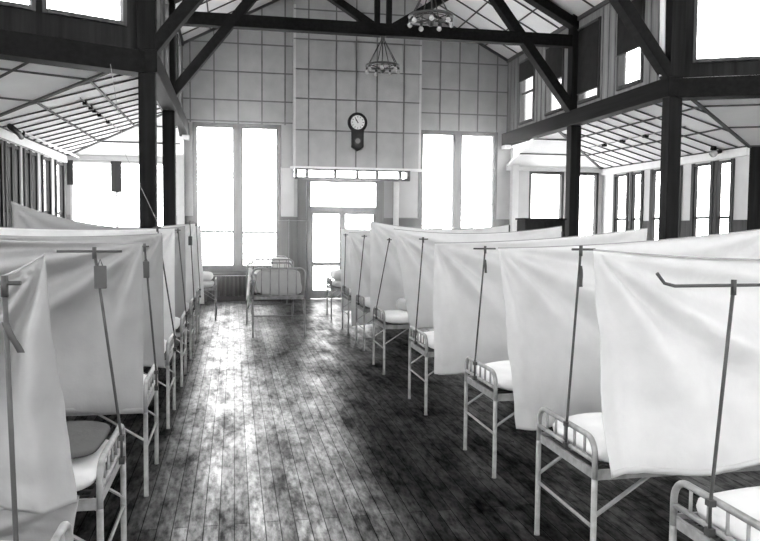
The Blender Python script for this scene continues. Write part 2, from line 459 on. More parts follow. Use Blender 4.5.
# chimney-breast like panelled box over the door
BX0, BX1, BY = 1.38, 4.45, yb - .28
bx = MB()
zl = ZE + SLOPE * (BX0 - XL) - .05; zr = ZE + SLOPE * (XR - BX1) - .05
poly = [(BX0, 3.16), (BX1, 3.16), (BX1, zr), (XC, ZAP - .05), (BX0, zl)]
n = len(poly); b0 = 0
bx.v += [(p[0], BY, p[1]) for p in poly] + [(p[0], yb, p[1]) for p in poly]
bx.f += [tuple(range(n)), tuple(range(2 * n - 1, n - 1, -1))] + [(i, (i + 1) % n, n + (i + 1) % n, n + i) for i in range(n)]
bx.sm += [False] * (n + 2)
struct(bx.build('wall_chimney_breast', M['panel']))
le = MB(); le.box(BX0 - .06, BX1 + .06, BY - .05, yb, 3.12, 3.17); struct(le.build('trim_5', M['white']))
ed = MB(); ed.box(BX0 - .004, BX0 + .05, BY - .012, BY + .004, 3.17, 6.9); ed.box(BX1 - .05, BX1 + .004, BY - .012, BY + .004, 3.17, 6.7)
struct(ed.build('trim_6', M['lowpanel']))
# battens covering the panel joints
bt = MB()
def vb(x, y, z0, z1, w=.030): bt.box(x - w / 2, x + w / 2, y - .014, y + .002, z0, z1)
def hb(x0, x1, y, z, w=.030): bt.box(x0, x1, y - .012, y + .002, z - w / 2, z + w / 2)
def roofz(x): return ZE + SLOPE * (min(x, 2 * XC - x) - XL) - .02
for x in (-.98, -.44, .11, .66, 1.20): vb(x, yb, 4.15, roofz(x))
for z in (4.20, 4.69, 5.35, 6.0, 6.66): hb(max(XL, XL + (z - ZE) / SLOPE + .02), BX0, yb, z)
for x in (5.0, 5.49, 5.97, 6.47): vb(x, yb, 4.15, roofz(x))
for z in (4.57, 5.15, 5.82, 6.45): hb(BX1, min(XR, XR - (z - ZE) / SLOPE - .02), yb, z)
vb(1.10, yb, 3.17, 4.15); 
for x in (1.73, 2.38, 2.86, 3.36, 4.02): vb(x, BY, 3.17, roofz(x))
for z in (4.02, 4.75, 5.43, 6.12, 6.8): hb(BX0, BX1, BY, z)
for x in (4.45, ): vb(x + .02, yb, 2.0, 4.15)
struct(bt.build('trim_7', M['batten']))

# strip of six small lights under the box, then the door
win_n[0] += 1
st = struct(empty('window_%d' % win_n[0]))
SX = (1.44, 1.72, 2.42, 2.93, 3.42, 3.90, 4.16)
SX = (1.44, 1.70, 2.37, 2.90, 3.38, 3.95, 4.16)
sf = MB(); SY0, SY1 = yb - .30, yb - .24
sf.box(SX[0] - .03, SX[-1] + .03, SY0, SY1, 3.085, 3.13); sf.box(SX[0] - .03, SX[-1] + .03, SY0, SY1, 2.87, 2.925)
for x in SX: sf.box(x - .034, x + .034, SY0, SY1, 2.91, 3.09)
sf.build('window_frame', mat('black_window_strip_frame', .03, .6), st)
for a, b in zip(SX[:-1], SX[1:]):
    g = MB(); g.box(a + .022, b - .022, SY0 + .02, SY0 + .028, 2.91, 3.09); g.build('glass', M['glass'], st)

dr = struct(empty('door_1'))
df = MB()
D0, D1 = 1.72, 3.50
dm = wood_mat('dark_door_timber', .035, axis=2)
df.box(D0 - .22, D0 - .02, yb - .10, yb + .1, 0, 2.90); df.box(D0, D0 + .09, yb - .06, yb + .1, 0, 2.9); df.box(D1 - .08, D1 + .06, yb - .06, yb + .1, 0, 2.9)
df.box(D0 - .22, D1 + .06, yb - .06, yb + .1, 2.83, 2.93); df.box(D0, D1, yb - .06, yb + .1, 2.12, 2.24)
df.build('door_frame', dm, dr)
tg = MB(); tg.box(D0 + .09, D1 - .08, yb + .02, yb + .03, 2.24, 2.83); tg.build('fanlight_glass', M['glass'], dr)
for a, b in ((D0 + .09, (D0 + D1) / 2 - .02), ((D0 + D1) / 2 - .02, D1 - .08)):
    lf = MB()
    lf.box(a, a + .07, yb, yb + .05, .02, 2.12); lf.box(b - .07, b, yb, yb + .05, .02, 2.12)
    lf.box(a + .07, b - .07, yb, yb + .05, .02, .22); lf.box(a + .07, b - .07, yb, yb + .05, .80, .90); lf.box(a + .07, b - .07, yb, yb + .05, 2.06, 2.12)
    lo = lf.build('door_leaf', dm, dr)
    g = MB(); g.box(a + .07, b - .07, yb + .02, yb + .028, .22, .80); g.box(a + .07, b - .07, yb + .02, yb + .028, .90, 2.06)
    g.build('glass', M['glass'], lo)
    h = MB(); h.lathe([(.0, .0), (.02, .005), (.028, .03), (.02, .05), (.0, .055)], (b - .035 if a < 2 else a + .035, yb, 1.0), 12, 'y'); h.build('door_knob', M['brass'], lo)

# ------------------------------------------------------------------ outer aisle walls
def aisle_wall(name, side):
    x = XLO if side < 0 else XRO
    c = CL if side < 0 else CR
    if side < 0:
        pairs = [(16.98, 17.72), (15.85, 16.50), (14.98, 15.40), (14.55, 14.92), (13.85, 14.20), (13.40, 13.78), (12.6, 13.2)]
    else:
        pairs = [(16.68, 17.30), (16.02, 16.50), (15.10, 15.62), (14.50, 15.02), (13.42, 14.05), (12.80, 13.28)]
    a, b = (c, (x, YB)) if side < 0 else ((x, YB), c)
    hs = []
    for y0, y1 in pairs:
        s = sorted((abs(y0 - a[1]), abs(y1 - a[1])))
        hs.append((s[0], s[1], .85, 3.1))
    o, T, L = wall(name, a, b, 0, ZC + .05, .10, hs, M['lowpanel'])
    for h in hs: window(T, h[0], h[1], h[2], h[3], t=.10, fr=.045, rails=(2.0,), rw=.05)
    tr = MB()
    sg = 1 if side < 0 else -1
    tr.box(min(x, x + sg * .06), max(x, x + sg * .06), c[1], YB, 3.14, 3.30)
    ww = MB()
    ww.box(min(x, x + sg * .03), max(x, x + sg * .03), c[1], YB, 0, .84)
    prev = c[1]
    for y0, y1 in sorted(pairs):
        if y0 - prev > .02: ww.box(min(x, x + sg * .02), max(x, x + sg * .02), prev, y0, .84, 1.95)
        prev = y1
    struct(tr.build('trim_%d' % (8 if side < 0 else 10), M['white'])); struct(ww.build('trim_%d' % (9 if side < 0 else 11), M['wainscot']))
    # dark casings beside each window
    cs = MB()
    for y0, y1 in pairs:
        for yy in (y0, y1): cs.box(min(x, x + sg * .035), max(x, x + sg * .035), yy - .045, yy + .045, .8, 3.12)
    struct(cs.build('trim_%d' % (12 if side < 0 else 13), M['frame']))
aisle_wall('wall_left', -1); aisle_wall('wall_right', 1)
# walls of the aisle that turns away with the crossing
for side, nm, a, b in ((-1, 'wall_left_angled', WLe, CL), (1, 'wall_right_angled', CR, WRe)):
    L = math.dist(a, b)
    hs = []
    k = 1.2
    while k < L - 1.6: hs.append((k, k + .9, .9, 3.0)); k += 1.9
    o, T, L = wall(nm, a, b, 0, ZC + .05, .25, hs, M['darkboard'] if side > 0 else M['lowpanel'])
    for h in hs: window(T, *h, fr=.06, rails=(2.0,))
for nm, x, a, b in (('wall_west_return', XW, yw, WLe[1]), ('wall_east_return', XE, yw, WRe[1])):
    mb = MB(); mb.box(x - .12, x + .12, a, b, 0, 4.2); struct(mb.build(nm, M['plaster']))

# ------------------------------------------------------------------ aisle ceilings with battens
def ceil_pt(side, x, y):
    pass
def aisle_ceiling(side):
    xo, xn = (XLO, XL) if side < 0 else (XRO, XR)
    c = CL if side < 0 else CR
    yh = YB - 2.6
    A = Vector((xo, YB, ZC)); B = Vector((xn, yh, ZCN)); Bn = Vector((xn, Y1, ZCN)); Cn = Vector((c[0], c[1], ZC)); E = Vector((xn, YB, ZC))
    far = turned(side, LT); F = Vector((far[0], far[1], ZCN))
    G = Vector(((WLe if side < 0 else WRe)[0], (WLe if side < 0 else WRe)[1], ZC))
    mb = MB()
    mb.slab([A, B, Bn, Cn], .06); mb.slab([A, E, B], .06); mb.slab([Bn, F, G, Cn], .06)
    struct(mb.build('ceiling_%s_aisle' % ('left' if side < 0 else 'right'), M['ceiling']))
    bb = MB(); dz = Vector((0, 0, -.012))
    def on_main(y, t):  # t 0 outer 1 nave
        lo = A.lerp(Cn, (YB - y) / (YB - c[1])); return lo
    # joints running up the slope
    y = c[1] + .25
    while y < YB - .1:
        p = Vector((xo, y, ZC))
        q = Vector((xn, y, ZCN))
        if y > yh: q = A.lerp(B, (YB - y) / (YB - yh))
        bb.bar(p + dz, q + dz, .028, .02)
        y += .47
    y = Y1 + .25
    while y < c[1] + .25:       # between the near valley and the nave
        t = (y - Y1) / (c[1] - Y1)
        if 0 < t < 1: bb.bar(Bn.lerp(Cn, t) + dz, Vector((xn, y, ZCN)) + dz, .028, .02)
        y += .47
    for t in (.02, .34, .67, .98):  # joints running along the aisle
        p = A.lerp(B, t); q = Cn.lerp(Bn, t); bb.bar(p + dz, q + dz, .035 if .1 < t < .9 else .05, .024)
        p2 = A.lerp(B, t); q2 = E.lerp(B, t); 
        if t < .9: bb.bar(p2 + dz, q2 + dz, .03, .02)
        p3 = Cn.lerp(Bn, t); q3 = G.lerp(F, t); bb.bar(p3 + dz, q3 + dz, .035, .024)
    bb.bar(A + dz, B + dz, .06, .03); bb.bar(Cn + dz, Bn + dz, .06, .03)
    for k in range(1, 9):
        p = Cn.lerp(G, k / 9); q = Bn.lerp(F, k / 9); bb.bar(p + dz, q + dz, .035, .02)
    struct(bb.build('trim_%d' % (14 if side < 0 else 15), M['cbatten']))
    # head cornice on the far end wall
    hc = MB(); hc.box(min(xo, xn), max(xo, xn), YB - .07, YB, 3.21, 3.33); struct(hc.build('trim_%d' % (16 if side < 0 else 17), M['white']))
aisle_ceiling(-1); aisle_ceiling(1)

# ------------------------------------------------------------------ nave clerestory walls, beams, posts
CW = [(16.27, 17.15), (14.73, 15.62), (13.15, 14.02), (11.63, 12.48)]
for side, nm in ((-1, 'wall_left_clerestory'), (1, 'wall_right_clerestory')):
    x = XL if side < 0 else XR
    a, b = ((x, Y1), (x, YB)) if side < 0 else ((x, YB), (x, Y1))
    hs = []
    for y0, y1 in CW:
        s = sorted((abs(y0 - a[1]), abs(y1 - a[1]))); hs.append((s[0], s[1], 4.22, 5.72))
    o, T, L = wall(nm, a, b, ZB + .05, ZE + .05, .16, hs, M['board'])
    for h in hs: window(T, *h, t=.16, fr=.055, rails=(4.95,), rw=.05)
    # cover strips of the boarding
    cv = MB(); sg = 1 if side < 0 else -1
    y = Y1 + .2
    while y < YB:
        if not any(y0 - .05 < y < y1 + .05 for y0, y1 in CW): cv.box(min(x, x + sg * .014), max(x, x + sg * .014), y - .012, y + .012, ZBT, ZE)
        y += .235
    struct(cv.build('trim_%d' % (18 if side < 0 else 19), M['batten']))
    bm_ = MB(); bm_.box(min(x + sg * .14, x - sg * .10), max(x + sg * .14, x - sg * .10), Y1 - .12, YB, ZB, ZBT)
    struct(bm_.build('beam', M['beam'], bevel=.01), 'long dark beam under the %s clerestory wall' % ('left' if side < 0 else 'right'), 'beam')
    ch = MB(); ch.box(min(x + sg * .15, x), max(x + sg * .15, x), YB - .30, YB - .02, ZB - .10, ZB - .002)
    struct(ch.build('beam', M['lowpanel']))
    # blinds
blind_data = [(16.27, 17.15, .30, 'farthest window of the right clerestory, drawn a third down'),
              (14.73, 15.62, .52, 'second farthest window of the right clerestory, drawn halfway'),
              (13.15, 14.02, .86, 'right clerestory window beside the far post, nearly closed'),
              (11.63, 12.48, .58, 'right clerestory window nearest the near post')]
for y0, y1, fr_, ds in blind_data:
    e = empty('roller_blind', (XR - .045, (y0 + y1) / 2, 5.68))
    w = (y1 - y0) / 2 - .02; d = fr_ * 1.46
    f = MB(); f.box(-.002, .002, -w, w, -d, 0); f.build('blind_fabric', M['blind'], e)
    r_ = MB(); r_.tube([(0, -w - .01, .0), (0, w + .01, .0)], .022, 10); r_.build('roller', M['darkiron'], e)
    b_ = MB(); b_.box(-.008, .008, -w, w, -d - .02, -d); b_.build('bottom_bar', M['darkiron'], e)
    tag(e, 'dark roller blind in the ' + ds, 'blind', 'roller blinds of the clerestory windows')

for side, nm in ((-1, 'wall_left_upper_angled'), (1, 'wall_right_upper_angled')):
    p0, p1 = turned(side, 0), turned(side, LT)
    a, b = (p1, p0) if side < 0 else (p0, p1)
    hs0 = []
    k = .28
    while k < LT - 1.3: hs0.append((k, k + 1.05)); k += 1.13 if (len(hs0) % 2) else 1.35
    hs = []
    for s0, s1 in hs0:
        if side < 0: s0, s1 = LT - s1, LT - s0
        hs.append((s0, s1, 4.40 if side < 0 else 4.34, 6.6))
    L_ = math.dist(a, b)
    sc_ = L_ / LT
    hs = [(h[0] * sc_, h[1] * sc_, h[2], h[3]) for h in hs]
    o, T, L = wall(nm, a, b, ZB, HZ, .18, hs, M['darkboard'])
    for h in hs: window(T, *h, t=.18, fr=.05, rails=(5.6,), rw=.05)
    bm_ = MB(); bm_.box(0, L_, -.10, .24, ZB - .02, ZB + .28, T)
    struct(bm_.build('beam', M['beam'], bevel=.01))

def post(x, y, z0=0, z1=ZB, w=.22, m='post'):
    mb = MB(); mb.box(x - w / 2, x + w / 2, y - w / 2, y + w / 2, z0, z1)
    return struct(mb.build('pillar', M[m], bevel=.012))
for x, y in ((XL, Y1), (XL, Y2), (XR, Y1), (XR, Y2)):
    post(x, y); post(x, y, ZBT, ZE + .2, .24)
for s in (3.6, 7.2):
    for side in (-1, 1):
        p = turned(side, s); post(p[0], p[1])
# white half posts where the aisles open at the gable wall
for x in (XL - .05, XR + .18):
    mb = MB(); mb.box(x - .08, x + .08, YB - .2, YB - .03, 0, ZB - .05); struct(mb.build('pillar', M['white']))

# ------------------------------------------------------------------ nave roof and trusses
rf = MB()
rf.slab([(XL - .1, Y1, ZE - .05), (XC, Y1, ZAP), (XC, YB, ZAP), (XL - .1, YB, ZE - .05)], .1)
rf.slab([(XC, Y1, ZAP), (XR + .1, Y1, ZE - .05), (XR + .1, YB, ZE - .05), (XC, YB, ZAP)], .1)
struct(rf.build('ceiling_nave', M['ceiling']))
rb = MB()
for sgn in (-1, 1):
    xe = XL if sgn < 0 else XR
    y = Y1 + .3
    while y < YB:
        rb.bar((xe, y, ZE - .015), (XC, y, ZAP - .015), .03, .022); y += .78
    for t in (.16, .34, .52, .70, .88):
        x = xe + (XC - xe) * t; z = ZE + (ZAP - ZE) * t - .015; rb.bar((x, Y1, z), (x, YB, z), .026, .022)
    rb.bar((xe, Y1, ZE - .03), (xe, YB, ZE - .03), .08, .08)
    rb.bar((xe, YB - .03, ZE - .03), (XC, YB - .03, ZAP - .03), .06, .05)
struct(rb.build('trim_20', M['cbatten']))

def truss(y):
    e = struct(empty('roof_truss', (0, y, 0)), 'dark timber roof truss across the nave', 'truss')
    t = MB(); t.box(XL, XR, -.10, .10, 5.38, 5.61); t.build('tie_beam', M['beam'], e, bevel=.01)
    for sgn, xe in ((1, XL), (-1, XR)):
        b = MB(); p0 = Vector((xe + sgn * .02, 0, 4.08)); dv = Vector((sgn * .62, 0, .785)).normalized()
        L = 2.9
        b.bar(p0, p0 + dv * L, .17, .22, up=(0, 1, 0)); b.build('brace', M['beam'], e, bevel=.01)
        r_ = MB(); r_.bar((xe, 0, ZE - .14), (XC, 0, ZAP - .16), .17, .24, up=(0, 1, 0)); r_.build('rafter', M['beam'], e, bevel=.01)
        s_ = MB(); s_.bar((XC - sgn * .18, 0, 5.55), (XC - sgn * 1.75, 0, 6.52), .14, .18, up=(0, 1, 0)); s_.build('strut', M['beam'], e, bevel=.01)
    for dx in (-.115, .115):
        k = MB(); k.box(XC + dx - .05, XC + dx + .05, -.05, .05, 5.60, ZAP - .2); k.build('king_post', M['beam'], e)
    return e
truss(Y2); truss(Y1)

# ------------------------------------------------------------------ fixtures of the room
def chandelier(loc, rod_top, label, n=7):
    e = empty('chandelier', loc)
    r0 = .31
    ring = MB(); ring.tube([(r0 * math.cos(a), r0 * math.sin(a), 0) for a in [2 * math.pi * k / 36 for k in range(36)]], .023, 8, closed=True)
    ring.tube([(r0 * .8 * math.cos(a), r0 * .8 * math.sin(a), -.02) for a in [2 * math.pi * k / 36 for k in range(36)]], .008, 6, closed=True)
    ring.build('ring', M['brass'], e)
    hub = MB(); hub.lathe([(.0, -.14), (.03, -.13), (.055, -.10), (.06, -.05), (.03, -.02), (.02, .06), (.0, .07)], (0, 0, 0), 16)
    for k in range(n):
        a = 2 * math.pi * k / n; hub.tube([(.03 * math.cos(a), .03 * math.sin(a), -.06), (r0 * math.cos(a), r0 * math.sin(a), -.01)], .009, 6)
    hub.build('hub', M['brass'], e)
    for k in range(n):
        a = 2 * math.pi * k / n; c, s = math.cos(a), math.sin(a)
        rd = MB(); rd.tube([(r0 * c, r0 * s, 0), (.04 * c, .04 * s, rod_top - .08)], .009, 6); rd.build('rod', M['brass'], e)
        b = MB(); b.lathe([(.0, .0), (.022, -.005), (.024, -.045), (.0, -.05)], (r0 * c, r0 * s, -.01), 10); so_ = b.build('socket', M['brass'], e)
        g = MB(); g.lathe([(.012, -.045), (.022, -.06), (.034, -.08), (.038, -.095), (.031, -.115), (.015, -.128), (.0, -.131)], (r0 * c, r0 * s, -.005), 14); g.build('bulb', M['bulb'], e)
    t = MB(); t.lathe([(.0, rod_top - .1), (.05, rod_top - .09), (.04, rod_top - .03), (.06, rod_top - .0), (.0, rod_top)], (0, 0, 0), 14); t.build('canopy', M['brass'], e)
    return tag(e, label, 'chandelier', 'ring chandeliers of the nave')
chandelier((2.80, Y2, 4.83), .55, 'ring chandelier hanging in front of the panelled wall beside the clock')
chandelier((2.83, Y1, 4.82), .56, 'ring chandelier overlapping the tie beam, the nearer one')

ck = empty('wall_clock', (2.89, BY, 4.23))
c = MB(); c.lathe([(.235, 0), (.235, .05), (.215, .075), (.17, .085), (.165, .07)], (0, 0, 0), 8 * 4, 'y')
c.build('case_ring', M['clockwood'], ck)
dl = MB(); dl.lathe([(.168, .06), (.168, .072)], (0, 0, 0), 32, 'y'); dial = dl.build('dial', M['dial'], ck)
for k in range(12):
    a = k * math.pi / 6; T = Matrix.Rotation(a, 4, 'Y')
    tk = MB(); tk.box(-.006, .006, -.0755, -.071, .115, .15, T); tk.build('hour_mark', M['black'], dial)
hd = MB(); hd.box(-.009, .009, -.080, -.076, -.02, .085, Matrix.Rotation(R(-36), 4, 'Y')); hd.build('hour_hand', M['black'], ck)
hd = MB(); hd.box(-.006, .006, -.085, -.081, -.025, .13, Matrix.Rotation(R(-40 + 10), 4, 'Y')); hd.build('minute_hand', M['black'], ck)
bx_ = MB()
pl = [(-.145, -.18), (.145, -.18), (.145, -.58), (.0, -.68), (-.145, -.58)]
bx_.v += [(p[0], -.10, p[1]) for p in pl] + [(p[0], 0, p[1]) for p in pl]
bx_.f += [tuple(range(5)), tuple(range(9, 4, -1))] + [(i, (i + 1) % 5, 5 + (i + 1) % 5, 5 + i) for i in range(5)]; bx_.sm += [False] * 7
bx_.build('pendulum_case', M['clockwood'], ck, bevel=.008)
pd = MB(); pd.lathe([(.062, .10), (.062, .106)], (0, 0, -.44), 24, 'y'); pd.build('pendulum_window', mat('dim_pendulum_glass', .12, .2, .6), ck)
tag(ck, 'black drop-case wall clock with a white dial on the panelled wall', 'clock')

# radiator under the left gable window
ra = empty('radiator', (.25, yb - .20, 0))
for k in range(17):
    x = -.78 + k * .098
    f = MB(); f.box(x - .034, x + .034, -.11, .08, .10, .62); f.build('section', M['rad'], ra, bevel=.02)
bs = MB(); bs.box(-.86, .84, -.13, .10, 0, .12); bs.build('base', M['rad'], ra)
tp = MB(); tp.box(-.88, .86, -.15, .12, .62, .655); tp.build('top_shelf', M['frame'], ra)
pp = MB(); pp.tube([(-.86, -.12, .60), (.84, -.12, .60)], .012, 8); pp.build('rail', M['white'], ra)
tag(ra, 'black iron radiator under the window behind the bed in the aisle', 'radiator')

# conduit and pipes
cd = empty('ceiling_conduit', (0, 0, 0))
c_ = MB(); c_.tube([(-3.42, 12.6, 3.27), (-3.42, YB - .1, 3.27)], .022, 8); c_.build('pipe', M['pipe'], cd)
h_ = MB(); h_.tube([(-3.42, 13.35, 3.27), (-3.42, 13.28, 3.18), (-3.36, 12.9, 3.20), (-3.3, 12.2, 3.22)], .045, 8); h_.build('lamp_bracket', M['black'], cd)
tag(cd, 'white pipe along the left aisle ceiling with a black bracket', 'pipe')
def ceiling_z(side, x):
    xo, xn = (XLO, XL) if side < 0 else (XRO, XR)
    return ZC + (ZCN - ZC) * (x - xo) / (xn - xo)
xw = -2.3
wl = empty('light_cable', (0, 0, 0)); z = ceiling_z(-1, xw) - .03
w_ = MB(); w_.tube([(xw, Y1 + 1.5, z), (xw, 16.3, z)], .012, 6); w_.build('cable', M['cord'], wl)
for y in (12.6, 13.1, 13.4, 13.9, 14.8):
    b_ = MB(); b_.box(xw - .03, xw + .03, y - .04, y + .04, z - .05, z + .01); b_.build('insulator', M['black'], wl)
tag(wl, 'thin cable with black insulators across the left aisle ceiling', 'cable')
xw = 8.1
wl = empty('light_cable', (0, 0, 0)); z = ceiling_z(1, xw) - .03
w_ = MB(); w_.tube([(xw, Y1 + 1.7, z), (xw, 16.3, z)], .010, 6); w_.build('cable', M['cord'], wl)
for y in (12.9, 13.8, 14.7, 15.5):
    b_ = MB(); b_.box(xw - .04, xw + .04, y - .05, y + .05, z - .05, z + .01); b_.build('insulator', M['black'], wl)
tag(wl, 'thin cable with black insulators across the right aisle ceiling', 'cable')
lf_ = empty('ceiling_lamp', (9.0, 12.9, 3.33))
h_ = MB(); h_.lathe([(.0, .03), (.05, .02), (.06, -.05), (.0, -.06)], (0, 0, 0), 14); h_.tube([(0, 0, -.03), (.12, .15, -.10), (.3, .2, -.05)], .035, 8); h_.build('bracket', M['black'], lf_)
g_ = MB(); g_.lathe([(.02, -.05), (.07, -.08), (.08, -.13), (.04, -.18), (.0, -.19)], (0, 0, 0), 14); g_.build('globe', M['bulb'], lf_)
tag(lf_, 'small black ceiling lamp over the nearest window of the right aisle', 'lamp')
pv = MB(); pv.tube([(XR - .16, Y1 + .05, 4.15), (XR - .20, Y1 + .05, 6.5)], .045, 10); tag(pv.build('heating_pipe', M['pipe']), 'white vertical pipe running up the near right post', 'pipe')
cp = MB(); cp.tube([(3.90, yb - .08, 1.6), (3.90, yb - .08, 2.86)], .07, 12); tag(cp.build('heating_pipe', M['white']), 'white pipe beside the door on the gable wall', 'pipe')
sc_o = MB(); sc_o.tube([(-1.5, 9.9, 3.75), (-1.27, 9.4, 2.6), (-.82, 8.65, 1.76)], .003, 6); tag(sc_o.build('pull_cord', M['cord']), 'thin cord slanting down past the near left post', 'cord')

cu = empty('cupboard', (5.22, 12.2, 0))
m_ = MB(); m_.box(-.36, .36, -.2, .2, .08, 1.90); m_.build('body', M['cup'], cu, bevel=.01)
m_ = MB(); m_.box(-.38, .38, -.22, .22, 1.90, 1.93); m_.build('top', M['cup'], cu)
m_ = MB(); m_.box(-.34, .34, -.18, .18, 0, .08); m_.build('plinth', M['cup'], cu)
for sgn in (-1, 1):
    m_ = MB(); m_.box(min(sgn * .01, sgn * .35), max(sgn * .01, sgn * .35), -.22, -.2, .12, 1.86); d_ = m_.build('door', M['cup'], cu)
    m_ = MB(); m_.lathe([(.0, .0), (.012, .004), (.015, .02), (.0, .03)], (sgn * .05, -.22, 1.0), 10, 'y'); m_.build('knob', M['brass'], d_)
tag(cu, 'tall black cupboard standing behind the right row of screens', 'cupboard')

# ------------------------------------------------------------------ beds
def arc_loop(w, z0, z1, r, x=0.0):
    """an inverted U in the y-z plane"""
    pts = [(x, -w, z0)]
    for k in range(7):
        a = math.pi - k * math.pi / 12
        pts.append((x, -w + r + r * math.cos(a), z1 - r + r * math.sin(a)))
    for k in range(7):
        a = math.pi / 2 - k * math.pi / 12
        pts.append((x, w - r + r * math.cos(a), z1 - r + r * math.sin(a)))
    pts.append((x, w, z0))
    return pts
def make_bed(foot, w=.335, L=1.9, head=.95, rail2=.635, cross=.31, rad=.0145, deck=.57, spindles=5, m=None):
    """foot end at x=0, bed runs to +x"""
    m = m or M['iron']
    e = empty('iron_bed')
    for x, top, r2 in ((0, foot, rail2), (L, head, rail2)):
        zt = deck - .02
        mb = MB(); mb.tube(arc_loop(w, zt, top, .085, x), rad, 10); mb.build('foot_rail' if x == 0 else 'head_rail', m, e)
        for s in (-1, 1):
            lg = MB(); lg.tube([(x, s * w, 0), (x, s * w, .02), (x, s * w, zt)], [rad * 1.1, rad, rad], 10); lg.build('leg', m, e)
        cb = MB(); cb.tube([(x, -w, cross), (x, w, cross)], rad * .6, 8); cb.build('crossbar', m, e)
        sb = MB(); sb.tube([(x, -w, r2), (x, w, r2)], rad * .85, 8); sb.build('lower_rail', m, e)
        for k in range(spindles):
            yy = -w + (k + 1) * 2 * w / (spindles + 1)
            sp = MB(); sp.tube([(x, yy, r2), (x, yy, top)], rad * .5, 6); sp.build('spindle', m, e)
        for s in (-1, 1):
            sg = 1 if x == 0 else -1
            br = MB(); br.bar((x, s * w * .98, .36), (x + sg * .30, s * w * .98, deck - .015), .008, .026, up=(0, 1, 0)); br.build('brace', m, e)
    for s in (-1, 1):
        sr = MB(); sr.bar((0, s * w, deck), (L, s * w, deck), .012, .05); sr.build('side_rail', m, e)
    eb = MB(); eb.box(.004, .02, -w, w, deck - .03, deck + .015); eb.build('end_rail', m, e)
    dk = MB()
    for k in range(10):
        yy = -w + (k + .5) * 2 * w / 10; dk.box(.01, L - .01, yy - .012, yy + .012, deck - .004, deck + .004)
    for k in range(14):
        xx = .05 + k * (L - .1) / 13; dk.box(xx - .01, xx + .01, -w, w, deck - .005, deck + .003)
    dk.build('spring_mesh', M['darkiron'], e)
    return e

def soft_box(name, m, parent, lx, ly, lz, seed, pw=.22, wob=.012, nu=40, nv=20):
    """rounded cushion-like body, origin at the middle of its underside"""
    mb = MB()
    def sgnp(v, p): return math.copysign(abs(v) ** p, v)
    rows = 14
    base = len(mb.v)
    for j in range(rows + 1):
        ph = -math.pi / 2 + math.pi * j / rows
        for i in range(nu):
            th = 2 * math.pi * i / nu
            cx = sgnp(math.cos(ph), .35); x = lx / 2 * cx * sgnp(math.cos(th), pw); y = ly / 2 * cx * sgnp(math.sin(th), pw); z = lz / 2 * sgnp(math.sin(ph), .6)
            nv_ = noise.noise(Vector((x * 4 + seed, y * 4, z * 6 + seed * 2)))
            f = 1 + .0
            mb.v.append((x + nv_ * wob, y + nv_ * wob * 1.3, max(0, z + lz / 2 + nv_ * wob * .8 * (1 if j > rows / 2 else 0))))
    for j in range(rows):
        for i in range(nu):
            i2 = (i + 1) % nu
            mb.f.append((base + j * nu + i, base + j * nu + i2, base + (j + 1) * nu + i2, base + (j + 1) * nu + i)); mb.sm.append(True)
    return mb.build(name, m, parent)

bedA = make_bed(.745)
def pt(root, x, y, z): return root.matrix_world @ Vector((x, y, z))

ORD = ['nearest', 'second', 'third', 'fourth', 'fifth', 'sixth', 'seventh', 'eighth', 'ninth']
RB = [2.36, 3.60, 5.24, 7.03, 8.97, 10.71, 12.44, 14.48]
LBY = [2.34, 3.61, 5.28, 6.93, 8.65, 10.35, 12.05, 14.6]
RX, LX = 1.77, -.56
RXS = [1.755, 1.70, 1.79, 1.76, 1.75, 1.81, 1.85, 1.83]
first = [True]
def add_mattress(x, y, rz, label, group, seed, m, lx=1.82, ly=.65, z=.582, lz=.135):
    o = soft_box('mattress', M[m], None, lx, ly, lz, seed, wob=.018)
    o.rotation_euler = (0, 0, rz); c_, s_ = math.cos(rz), math.sin(rz)
    off = .035 + lx / 2
    o.location = (x + c_ * off, y + s_ * off, z)
    return tag(o, label, 'mattress', group)
def add_pillow(x, y, rz, along, label, group, seed, m='bedding', lx=.38, ly=.58, lz=.15, z=.715):
    o = soft_box('pillow', M[m], None, lx, ly, lz, seed, pw=.45, wob=.02)
    o.rotation_euler = (0, 0, rz); o.location = (x + math.cos(rz) * along, y + math.sin(rz) * along, z)
    return tag(o, label, 'pillow', group)

def place_bed(x, y, rz, label, group):
    if first[0]: o = bedA; first[0] = False
    else: o = copy_tree(bedA)
    o.location = (x, y, 0); o.rotation_euler = (0, 0, rz)
    return tag(o, label, 'bed', group)

for side, X, ys, rz, nm in ((1, RX, RB, 0, 'right'), (-1, LX, LBY, math.pi, 'left')):
    for i, y in enumerate(ys):
        xx = (RXS[i] if side > 0 else LX) if not (side < 0 and i == 7) else -.34
        o_ = ORD[i]
        place_bed(xx, y, rz, '%s white iron hospital bed from the front in the %s row' % (o_, nm) if i else
                  'nearest white iron hospital bed of the %s row, cut by the picture edge' % nm, 'iron beds of the %s row' % nm)
        add_mattress(xx, y, rz, 'white mattress on the %s bed of the %s row' % (o_, nm), 'mattresses of the %s row' % nm, i * 3.1 + side, 'bedding')
        add_pillow(xx, y, rz, 1.65, 'white pillow at the head of the %s bed of the %s row' % (o_, nm), 'pillows of the %s row' % nm, i * 1.7 + side * 5)

